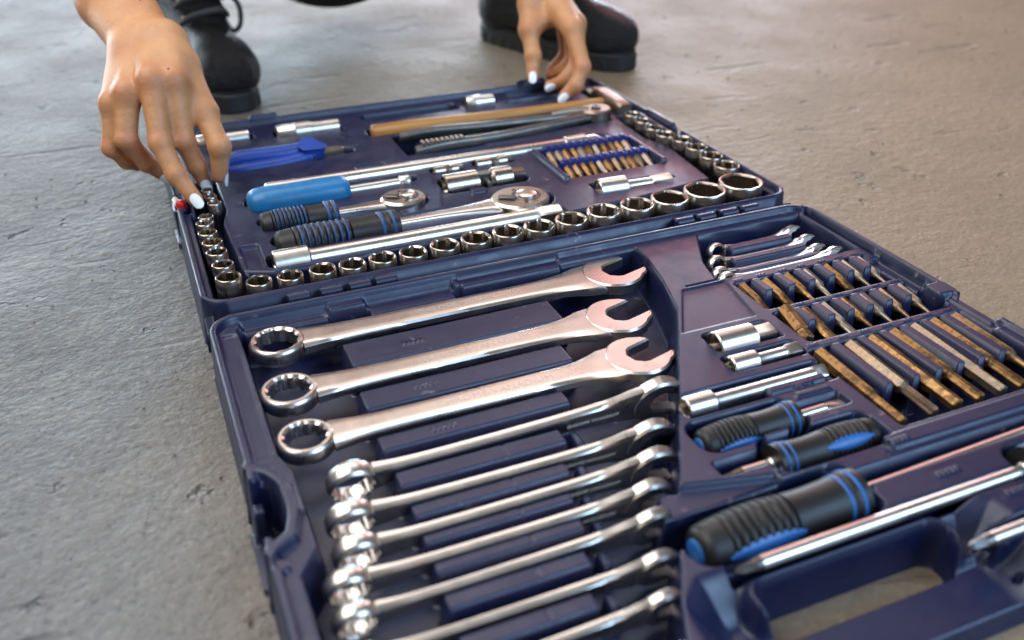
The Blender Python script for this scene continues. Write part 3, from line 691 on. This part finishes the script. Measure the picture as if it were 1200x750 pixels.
# bits
def bit_mesh(L, ap, kind):
    h = [(0, 'h', ap*.8), (1, 'h', ap)]; n = 24
    if L < 50: body = L*.58
    else: body = L*.66
    h += [(body-1, 'h', ap), (body, 'c', ap*.92)]
    if kind == 'flat': h += [(body+L*.08, 'q', ap*.95, ap*.6, 4), (L-1, 'q', ap*1.0, ap*.28, 6), (L, 'q', ap*.95, ap*.2, 6)]
    elif kind == 'cross': h += [(body+2, 'c', ap*.66), (body+L*.14, 't', ap*.62, .10, 4), (L-1.5, 't', ap*.34, .25, 4), (L, 't', ap*.12, .1, 4)]
    elif kind == 'point': h += [(body+2, 'c', ap*.62), (body+L*.12, 'c', ap*.50), (L, 't', ap*.30, .1, 6)]
    elif kind == 'hex': h += [(body+1.2, 'h', ap*.74), (L-.8, 'h', ap*.74), (L, 'h', ap*.62)]
    elif kind == 'star': h += [(body+1.2, 'c', ap*.74), (body+2.2, 't', ap*.70, .12, 6), (L-.8, 't', ap*.70, .12, 6), (L, 't', ap*.58, .1, 6)]
    elif kind == 'fullhex': h = [(0, 'h', ap*.8), (1, 'h', ap), (L*.72, 'h', ap), (L*.74, 'h', ap*.86), (L-.8, 'h', ap*.86), (L, 'h', ap*.7)]
    return loft(h, n)
BM = {}
def bit(loc, rot, L, ap, kind, label, group, name='screwdriver_bit'):
    key = (L, ap, kind)
    if key not in BM:
        o = mk(name, *bit_mesh(*key), 'bit', None, loc, rot, sharp=30); BM[key] = o.data
    else:
        o = bpy.data.objects.new(name, BM[key]); COL.objects.link(o); o.location = Vector(loc)*S; o.rotation_euler = rot
    return tag(o, label, 'bit', group)
K1 = ['flat', 'flat', 'cross', 'cross', 'flat', 'point', 'point']; K2 = ['fullhex', 'flat', 'star', 'point', 'point', 'point', 'point']; K3 = ['hex', 'star', 'fullhex', 'star', 'fullhex', 'star', 'point']
for i, x in enumerate(BX1): bit((x, -108, 41), (random.uniform(-.4, .4), .12, -PI/2+random.uniform(-.04, .04)), 35, 3.6, K1[i], '%s short bit from the left in the row by the small wrenches' % ORD[i], 'first row of short bits')
for i, x in enumerate(BX2): bit((x+(2 if i == 0 else 0), -154+(3 if i == 0 else 0), 41+(3 if i == 0 else 0)), (random.uniform(-.4, .4), .12, -PI/2+(-.16 if i == 0 else random.uniform(-.04, .04))), 36, 4.6 if i == 0 else 3.6, K2[i], '%s short bit from the left in the middle bit row' % ORD[i], 'second row of short bits')
for i, x in enumerate(BX3): bit((x, -203, 41.5), (random.uniform(-.3, .3), .04, -PI/2), 76, 4.5, K3[i], '%s long bit from the left' % ORD[i], 'long bits')
# two blue strips with small bits in the far half
for sidx, ys in enumerate((189, 149)):
    t = empty('bit_strip', (344, ys, 42)); 
    mk('strip', *rbox(47, 0, -5, 8, 46.5, 3.6, .8, 1.5), 'blue_plastic', t, sharp=40)
    for k in range(11): mk('clip', *rbox(6+k*8.2, 0, 7.5, 9.6, 2.6, 3.0, .5, 1), 'blue_plastic', t, sharp=40)
    tag(t, 'blue plastic bit strip, the %s of the two in the rack' % ('rear' if sidx == 0 else 'front'), 'bit strip', 'bit strips')
    for k in range(11):
        bit((350+k*8.2, ys-2, 44), (random.random(), .30, -PI/2+random.uniform(-.05, .05)), 25, 3.1, ('cross', 'flat', 'star', 'hex')[(k*3+sidx) % 4], 'small bronze bit, %s from the left in the %s blue strip' % (ORD[k], 'rear' if sidx == 0 else 'front'), 'small bits in the blue strips')

# hammer
t = empty('hammer', (208, 315, 43), (0, 0, -.03))
mk('handle', *loft([(0, 'q', 8, 6, 2.6), (1.5, 'q', 10.4, 8, 2.6), (40, 'q', 11, 8.6, 2.6), (95, 'q', 9.6, 7.6, 2.6), (150, 'q', 7.6, 6.6, 2.6), (215, 'q', 7.4, 6.6, 2.6), (272, 'q', 8, 6.4, 3)], 32), 'wood', t, sharp=60)
hd = mk('head', *xf(loft([(-44, 'q', 7.4, 8, 5), (-42, 'q', 8.6, 9.4, 5), (-26, 'q', 8.6, 9.4, 5), (-18, 'q', 9.4, 9.4, 6), (16, 'q', 9.4, 9.4, 6), (24, 'q', 8.6, 8.6, 6), (46, 'q', 8.2, 2.6, 6), (48, 'q', 7.6, 1.8, 6)], 28), (0, 0, PI/2), (273, 5, 1)), 'cast_steel', t, sharp=40)
tag(t, 'hammer with a wooden handle across the back of the case', 'hammer')
# blue pliers
t = empty('pliers', (52, 279, 37))
def bar_path(pts, wh, n=24, mat='pliers_blue', nm='handle', par=None):
    P = spline(pts, 8); m = len(P); wv = np.interp(np.linspace(0, 1, m), np.linspace(0, 1, len(wh)), [a for a, b in wh]); hv = np.interp(np.linspace(0, 1, m), np.linspace(0, 1, len(wh)), [b for a, b in wh])
    V, F = [], []; Tn = np.gradient(P, axis=0); Tn /= np.linalg.norm(Tn, axis=1)[:, None]
    for i in range(m):
        side = np.cross([0, 0, 1], Tn[i]); side /= np.linalg.norm(side); upv = np.cross(Tn[i], side); p = sec('q', n, wv[i], hv[i], 2.8)
        V.append(P[i]+p[:, :1]*side+p[:, 1:]*upv)
    for i in range(m-1):
        for a in range(n): b = (a+1) % n; F.append([i*n+a, i*n+b, (i+1)*n+b, (i+1)*n+a])
    F += [list(range(n))[::-1], [(m-1)*n+a for a in range(n)]]
    return mk(nm, np.vstack(V), F, mat, par, sharp=50)
bar_path([(0, 2, 9), (20, 5, 10), (52, 5, 9), (76, 7, 9), (86, 14, 9)], [(6, 5), (9, 8), (9.5, 8), (8.5, 7.5), (5, 6)], par=t)
bar_path([(0, -8, 4), (20, -10, 4), (52, -8, 4), (76, -6, 5), (86, -11, 5)], [(5, 5), (8, 7), (8.5, 7), (8, 7), (5, 6)], par=t)
mk('jaw', *prism([(76, -9), (86, -12), (94, -8), (116, -5), (118, 0), (96, 7), (86, 12), (76, 9)], 0, 11, 1.5), 'cast_steel', t, sharp=40)
mk('grip_flare', *prism([(74, 6), (84, 22), (88, 22), (94, 4), (98, -6), (92, -12), (78, -10)], 2, 16, 2.5), 'pliers_blue', t, sharp=40)
mk('pivot', *loft([(10.5, 'c', 4.4), (12.4, 'c', 4.0)], 20, 'z'), 'bright', t, (90, 0, 0), sharp=40)
tag(t, 'pliers with dipped royal blue grips, half under the left hand', 'pliers')
# slip-joint pliers
t = empty('slip_joint_pliers', (226, 263, 38))
bar_path([(2, 20, 8), (40, 17, 10), (90, 12, 9), (140, 8, 9), (190, 6, 9), (212, 4, 9)], [(4.5, 5), (5, 6), (5, 6), (5, 6), (7, 6), (9, 5)], mat='dark_steel', par=t)
bar_path([(6, -22, 7), (40, -22, 9), (90, -20, 8), (140, -14, 8), (188, -4, 8), (210, 2, 8)], [(4.5, 5), (5, 6), (5, 6), (5, 6), (7, 6), (9, 5)], mat='dark_steel', par=t)
mk('head', *prism([(217+17*math.cos(a), 4+15*math.sin(a)) for a in np.linspace(0, 2*PI, 28, endpoint=False)], 2, 16, 2), 'cast_steel', t, sharp=40)
mk('pivot', *loft([(15, 'c', 5.5), (18.2, 'c', 5), (18.2, 'c', 2.4), (16.2, 'c', 2.2)], 20, 'z'), 'dark_steel', t, (217, 4, 0), sharp=40)
bar_path([(166, 8, 14), (190, 9, 15), (208, 8, 15)], [(2, 2.5), (5, 3), (6, 3)], mat='cast_steel', nm='jaw', par=t)
for k in range(9): mk('tooth', *rbox(14+k*5, -21.6, 14.2, 16.6, 1.5, 4.4, .5, .8), 'cast_steel', t, sharp=40)
tag(t, 'dark steel slip-joint pliers with a round pivot head, in front of the hammer', 'pliers')

# ------------------------------------------------------------------ the person
def rcone(P, a, b, ra, rb):
    a = np.array(a, np.float32); b = np.array(b, np.float32); d = b-a
    t = np.clip(((P-a)@d)/max(float(d@d), 1e-6), 0, 1)
    return np.linalg.norm(P-a-t[..., None]*d, axis=-1)-(ra+(rb-ra)*t)
def ell(P, c, r, R_=None):
    q = P-np.array(c, np.float32)
    if R_ is not None: q = q@R_
    k = np.linalg.norm(q/np.array(r, np.float32), axis=-1); return (k-1)*min(r)
def smin(a, b, k):
    h = np.clip(.5+.5*(b-a)/k, 0, 1); return b+(a-b)*h-k*h*(1-h)
def nets(fn, lo, hi, h):
    ax = [np.arange(l, u+h, h, dtype=np.float32) for l, u in zip(lo, hi)]
    G = np.stack(np.meshgrid(*ax, indexing='ij'), -1); Fv = fn(G); I = Fv < 0
    nx, ny, nz = Fv.shape
    c = np.zeros((nx-1, ny-1, nz-1), np.int8)
    for i in (0, 1):
        for j in (0, 1):
            for k in (0, 1): c += I[i:nx-1+i, j:ny-1+j, k:nz-1+k]
    act = (c > 0) & (c < 8); cells = np.argwhere(act); idx = np.full(act.shape, -1, np.int64); idx[act] = np.arange(len(cells))
    acc = np.zeros((len(cells), 3)); cnt = np.zeros(len(cells))
    cor = [(i, j, k) for i in (0, 1) for j in (0, 1) for k in (0, 1)]
    for a in cor:
        for d in range(3):
            if a[d]: continue
            b = list(a); b[d] = 1
            fa = Fv[tuple((cells+a).T)]; fb = Fv[tuple((cells+b).T)]; m = (fa < 0) != (fb < 0)
            t = np.where(m, fa/np.where(m, fa-fb, 1), 0); p = np.tile(np.array(a, float), (len(cells), 1)); p[:, d] += t
            acc[m] += p[m]; cnt[m] += 1
    V = (cells+acc/cnt[:, None])*h+np.array(lo)
    F = []
    for d in range(3):
        sl0 = [slice(None)]*3; sl1 = [slice(None)]*3; sl0[d] = slice(0, -1); sl1[d] = slice(1, None)
        A, Bq = I[tuple(sl0)], I[tuple(sl1)]; e = np.argwhere(A != Bq); u, v = (d+1) % 3, (d+2) % 3
        e = e[(e[:, u] > 0) & (e[:, v] > 0) & (e[:, u] < Fv.shape[u]-1) & (e[:, v] < Fv.shape[v]-1)]
        q = []
        for du, dv in ((-1, -1), (0, -1), (0, 0), (-1, 0)):
            s = e.copy(); s[:, u] += du; s[:, v] += dv; q.append(idx[tuple(s.T)])
        q = np.stack(q, 1); fl_ = ~A[tuple(e.T)]; q[fl_] = q[fl_][:, ::-1]; F.append(q)
    return V, np.vstack(F)
def relax(V, F, it=2, lam=.5):
    E = np.vstack([F[:, [0, 1]], F[:, [1, 2]], F[:, [2, 3]], F[:, [3, 0]]])
    for _ in range(it):
        s = np.zeros_like(V); n = np.zeros(len(V))
        for a, b in ((0, 1), (1, 0)):
            for k in range(3): s[:, k] += np.bincount(E[:, a], V[E[:, b], k], len(V))
            n += np.bincount(E[:, a], minlength=len(V))
        V = V+(s/np.maximum(n, 1)[:, None]-V)*lam
    return V
HAND1 = dict(middle=[[5.3, 236.4, 142.6], [1.2, 210.4, 98.0], [7.7, 195.5, 74.1], [19.0, 182.2, 54.5]],
 index=[[23.1, 237.2, 140.3], [20.4, 219.2, 94.2], [26.6, 221.1, 70.2], [30.5, 223.4, 54.0]],
 ring=[[-15.9, 242.0, 132.3], [-24.5, 228.5, 98.5], [-12.6, 235.8, 73.0], [-2.7, 245.3, 58.4]],
 pinky=[[-29.4, 249.6, 123.1], [-38.2, 240.9, 89.1], [-28.9, 254.0, 71.0], [-21.2, 265.7, 61.8]],
 thumb=[[32.9, 271.8, 143.5], [42.1, 234.0, 111.1], [47.9, 209.1, 88.0], [43.8, 210.5, 61.8]],
 wrist=[8.9, 296.1, 154.5], fore=[[-9.1, 383.9, 181.7], [-35.1, 518.9, 241.8]])
HAND2 = dict(index=[[460.0, 364.0, 114.4], [458.2, 331.8, 79.6], [447.4, 324.7, 62.2], [434.3, 327.5, 51.2]],
 middle=[[474.1, 384.4, 114.0], [469.9, 366.9, 73.1], [450.9, 362.3, 56.3], [432.1, 361.1, 53.3]],
 ring=[[478.1, 405.1, 112.9], [477.6, 397.0, 70.4], [459.2, 390.2, 58.2], [444.1, 386.4, 57.9]],
 pinky=[[477.5, 425.3, 110.6], [480.0, 419.5, 72.3], [463.3, 410.3, 60.4], [451.4, 402.5, 58.3]],
 thumb=[[435.9, 425.1, 132.6], [423.8, 402.0, 107.9], [420.6, 383.2, 83.7], [415.4, 372.5, 63.2]],
 wrist=[464.8, 455.5, 141.7], fore=[[481.7, 529.7, 193.8], [503.0, 638.8, 271.1]])
RAD = dict(index=(10.8, 9.0, 7.8, 6.5), middle=(11.0, 9.2, 8.0, 6.6), ring=(10.4, 8.6, 7.4, 6.3), pinky=(9.2, 7.6, 6.6, 5.6), thumb=(13.0, 10.2, 9.2, 7.0))
def hand_fn(H, rw=21.5):
    w = np.array(H['wrist']); f0, f1 = map(np.array, H['fore'])
    mi = np.array(H['index'][0]); mp = np.array(H['pinky'][0]); across = (mi-mp)/np.linalg.norm(mi-mp)
    def fn(P):
        d = None
        # palm: a fan of rays from the wrist to each knuckle
        for k, o in (('index', .42), ('middle', .14), ('ring', -.16), ('pinky', -.42)):
            a = w+across*o*43; kn = np.array(H[k][0])
            x = rcone(P, a, kn, 18, RAD[k][0]+1.4); d = x if d is None else smin(d, x, 9)
        th = H['thumb']
        d = smin(d, rcone(P, w+across*14, th[0], 16, 14), 10); d = smin(d, rcone(P, th[0], th[1], 14.5, 11.2), 9)
        mid = (np.array(H['index'][0])+np.array(H['middle'][0]))*.5*.6+w*.4
        d = smin(d, rcone(P, mid, th[1], 10, 8), 12)
        # forearm: two bones side by side give an oval wrist
        for sgn in (-1, 1):
            a = w+across*sgn*9; b = f0+across*sgn*11; c = f1+across*sgn*12
            d = smin(d, rcone(P, a, b, rw*.86, rw*1.04), 12); d = smin(d, rcone(P, b, c, rw*1.02, rw*1.28), 12)
        # fingers
        for k in ('index', 'middle', 'ring', 'pinky', 'thumb'):
            J = [np.array(q) for q in H[k]]; r = RAD[k]; s0 = 0 if k != 'thumb' else 1; x = None
            for i in range(s0, 3):
                y = rcone(P, J[i], J[i+1], r[i]*(.97 if i else 1.02), r[i+1]*1.0); x = y if x is None else smin(x, y, 4)
            for i in range(max(1, s0), 3): x = smin(x, np.linalg.norm(P-J[i].astype(np.float32), axis=-1)-r[i]*.99, 3.0)
            d = smin(d, x, 5.0)
        # knuckles and tendons
        for k in ('index', 'middle', 'ring', 'pinky'):
            kn = np.array(H[k][0]); a = w+(kn-w)*.35; nrm = np.cross(across, (kn-w)/np.linalg.norm(kn-w)); nrm = nrm if nrm[2] > 0 else -nrm
            d = smin(d, np.linalg.norm(P-(kn+nrm*3.4).astype(np.float32), axis=-1)-7.2, 7)
            d = smin(d, rcone(P, a+nrm*9.5, kn+nrm*5, 4.2, 4.6), 7)
        return d
    return fn
VH = []; FH = []; off = 0
for H in (HAND1, HAND2):
    pts = np.vstack([np.vstack([H[k] for k in ('index', 'middle', 'ring', 'pinky', 'thumb')]), H['wrist'], H['fore'][0]])
    lo = pts.min(0)-[38, 26, 30]; hi = pts.max(0)+[38, 34, 40]
    v, f = nets(hand_fn(H), lo, hi, 1.7); v = relax(v, f, 3, .5)
    VH.append(v); FH.append(f+off); off += len(v)
# upper arms, neck and head carry on from the forearms, above the picture
E1, E2 = np.array(HAND1['fore'][1]), np.array(HAND2['fore'][1])
SH1, SH2 = np.array([60, 860, 590]), np.array([500, 905, 590])
def body_fn(P):
    d = None
    for H, sh in ((HAND1, SH1), (HAND2, SH2)):
        f0, f1 = map(np.array, H['fore']); m = f0+(f1-f0)*.25
        for x in (rcone(P, m, f1, 29, 36), rcone(P, f1, sh, 40, 50)): d = x if d is None else smin(d, x, 25)
    d = smin(d, rcone(P, SH1, SH2, 50, 50), 30); d = smin(d, rcone(P, (280, 900, 560), (280, 800, 720), 60, 52), 30)
    d = smin(d, ell(P, (280, 760, 800), (75, 95, 115)), 20); d = smin(d, ell(P, (280, 664, 795), (12, 16, 20)), 10)
    return d
v, f = nets(body_fn, (-130, 380, 140), (620, 1000, 930), 8); v = relax(v, f, 2)
VH.append(v); FH.append(f+off)
person = empty('person', (300, 800, 0)); person.location = (0, 0, 0)
tag(person, 'crouching person in black trousers and laced boots, both bare hands reaching into the case', 'person')
bd = mk('body', np.vstack(VH), np.vstack(FH), 'skin', person)
Vb = np.vstack(VH); fl_w = np.zeros(len(Vb))                     # blood-flushed knuckles and fingertips
for H in (HAND1, HAND2):
    for k in ('index', 'middle', 'ring', 'pinky', 'thumb'):
        for i, (rr, am) in enumerate(((13, .28), (10, .42), (8, .22), (9, .45))):
            fl_w = np.maximum(fl_w, am*np.exp(-(np.linalg.norm(Vb-np.array(H[k][i]), axis=1)/(rr*1.25))**4))
bd.data.attributes.new('flush', 'FLOAT', 'POINT').data.foreach_set('value', fl_w.astype(np.float32))
def shirt_fn(P):
    d = rcone(P, (290, 930, 560), (290, 960, 280), 125, 120)
    for sh, e in ((SH1, E1), (SH2, E2)): d = smin(d, rcone(P, sh, sh+(e-sh)*.45, 62, 60), 30)
    return smin(d, rcone(P, SH1, SH2, 66, 66), 40)
v, f = nets(shirt_fn, (-100, 640, 120), (640, 1120, 700), 9); mk('shirt', relax(v, f, 2), f, 'shirt', person)
mk('hair', *loft([(700, (280, 785), 'e', 70, 80), (740, (280, 800), 'e', 86, 92), (820, (280, 790), 'e', 90, 100), (890, (280, 775), 'e', 74, 88), (925, (280, 770), 'e', 30, 40)], 32, 'z'), 'hair', person)
KN1, KN2 = (20, 640, 500), (640, 690, 500)
def trouser_fn(P):
    d = ell(P, (310, 900, 190), (150, 130, 142))
    for kn, an in ((KN1, (72, 800, 170)), (KN2, (575, 790, 170))):
        hip = (220 if kn[0] < 300 else 410, 920, 240)
        d = smin(d, rcone(P, hip, kn, 95, 74), 40); d = smin(d, rcone(P, kn, an, 70, 56), 30)
    return d
v, f = nets(trouser_fn, (-80, 540, 50), (740, 1080, 600), 9); mk('trousers', relax(v, f, 2), f, 'cloth', person)

def boot(loc, rotz, label):
    """local frame: toe towards +x, heel at x = 0, sole on z = 0"""
    def fn(P):
        d = rcone(P, (40, 0, 50), (215, 0, 44), 40, 40)
        d = smin(d, ell(P, (232, 2, 42), (52, 47, 36)), 18); d = smin(d, ell(P, (45, 0, 52), (48, 39, 44)), 14)
        d = smin(d, rcone(P, (66, 0, 92), (112, 0, 236), 44, 56), 24); d = smin(d, rcone(P, (172, 0, 62), (108, 0, 120), 34, 40), 20)
        d = np.minimum(d, ell(P, (236, 2, 42), (50, 47, 37)))
        d = np.maximum(d, 14-P[..., 2])
        # folds of worn leather over the ankle
        return d+3.2*np.sin(P[..., 2]*.17+P[..., 0]*.08+np.sin(P[..., 1]*.07))*np.clip((P[..., 2]-60)/40, 0, 1)
    t = mk('boot', *(lambda vf: (relax(vf[0], vf[1], 2), vf[1]))(nets(fn, (-12, -66, 8), (292, 66, 232), 3.5)), 'leather', person, loc, (0, 0, rotz))
    t['label'] = label
    out = []
    for a in np.linspace(0, 2*PI, 48, endpoint=False):
        c, s = math.cos(a), math.sin(a); x = 140+146*(abs(c)**.75)*(1 if c > 0 else -1); wv = 40+9*min(1, max(0, (x-90)/130)); out.append((x, wv*(abs(s)**.75)*(1 if s > 0 else -1)))
    mk('sole', *prism(out, 0, 24, 2.5), 'sole', t, sharp=40)
    for k in range(12):
        x = 22+k*21.5; cc = min(.999, abs((x-140)/146))**(1/.75); half = (40+9*min(1, max(0, (x-90)/130)))*(1-cc*cc)**.375
        if half < 16: continue
        for sd in (-1, 1): mk('tread_lug', *rbox(x, sd*(half-4), .2, 15, 6, 5, 1.2, 1.5), 'sole', t, sharp=40)
    mk('toe_seam', *tube(spline([(200, -46, 36), (206, -36, 62), (212, 0, 80), (206, 36, 62), (200, 46, 36)], 6), 2.2, 8), 'leather', t)
    mk('welt', *prism([(140+(x-140)*.985, y*.97) for x, y in out], 23, 28, 1.2), 'leather', t, sharp=40)
    for k in range(7):
        x = 193-k*11; z = 101+k*19; s = 1
        P = [(x-18, -34, z-12), (x+2, -22, z), (x+8, 0, z+5), (x+2, 22, z+4), (x-16, 34, z-6)]
        mk('lace', *tube(spline(P, 5), 4.0, 8), 'lace', t)
        for sd in (-1, 1): mk('eyelet', *loft([(-1.5, 'c', 4), (1.5, 'c', 4)], 12), 'cast_steel', t, (x-10, sd*30, z-4), (0, 0, sd*.9))
    return t
for_boot_scale = (.98, .86, .98)
def yaw_of(a, b): return math.atan2(b[1]-a[1], b[0]-a[0])
b1 = boot((62, 810, ZF), yaw_of((62, 810), (104, 537)), 'scuffed black laced boot with its toe towards the case')
b2 = boot((512, 762, ZF), yaw_of((512, 762), (632, 478)), 'black laced boot turned outwards behind the right hand')
b1.scale = b2.scale = for_boot_scale
lp = spline([(126, 838, 88), (140, 815, 96), (152, 806, 82), (150, 800, 58), (140, 802, 48), (132, 812, 58), (130, 826, 78), (124, 838, 86)], 8)
mk('lace_loop', *tube(lp, 3.6, 8), 'lace', person)

# moles, each pressed onto the nearest point of the skin as seen from the front
for px in ((20.5, 232.0, 152.0), (2.0, 360.0, 205.0), (12.0, 330.0, 190.0)):
    k = int(np.argmin(np.linalg.norm(Vb-np.array(px), axis=1)))
    mk('mole', *loft([(-.6, 'c', .7), (0, 'c', .9), (.35, 'c', .5)], 10, 'z'), 'hair', person, tuple(Vb[k]+np.array([0, -.1, .15])))
# painted nails
def nail(H, k, tipd=None, w=4.8, L=6.8, dors=None):
    J = [np.array(q, float) for q in H[k]]; ax = J[3]-J[2]; ax /= np.linalg.norm(ax)
    if dors is None:
        b = J[1]-J[2]; b /= np.linalg.norm(b); dv = -(b+ax) if np.linalg.norm(b+ax) > .25 else np.array(CAM)*1000-J[3]
        cv = np.array(CAM)*1000-J[3]; cv /= np.linalg.norm(cv); dv = dv/np.linalg.norm(dv)*.35+cv
    else: dv = np.array(dors, float)
    dv -= ax*(dv@ax); dv /= np.linalg.norm(dv); sd = np.cross(ax, dv)
    r = RAD[k][3]; V = []; F = []; n, m = 9, 9
    for i in range(n):
        u = i/(n-1)*2-1; hw = w*(1-abs(u)**3.2)**.5 if abs(u) < 1 else .6
        hw = max(hw, w*.25)
        for j in range(m):
            q = j/(m-1)*2-1; a = q*hw/r; y = r*1.0
            p = J[3]+ax*(2.6+u*L)+sd*math.sin(a)*y+dv*(math.cos(a)*y+.38-.10*max(0, u*L)+.10*u*2)
            V.append(p)
    for i in range(n-1):
        for j in range(m-1): F.append([i*m+j, (i+1)*m+j, (i+1)*m+j+1, i*m+j+1])
    lo = [p-dv*1.0 for p in V]; N = len(V); F2 = [[q+N for q in f][::-1] for f in F]
    per = [j for j in range(m)]+[i*m+m-1 for i in range(1, n)]+[(n-1)*m+j for j in range(m-2, -1, -1)]+[i*m for i in range(n-2, 0, -1)]
    side = [[per[i], per[(i+1) % len(per)], per[(i+1) % len(per)]+N, per[i]+N] for i in range(len(per))]
    o = mk('fingernail', np.vstack([V, lo]), F+F2+side, 'white', person, sharp=50); return o
for k in ('index', 'middle', 'ring'): nail(HAND1, k)
nail(HAND1, 'thumb', dors=(1, -.25, .1)); nail(HAND2, 'thumb'); nail(HAND2, 'index'); nail(HAND2, 'middle')
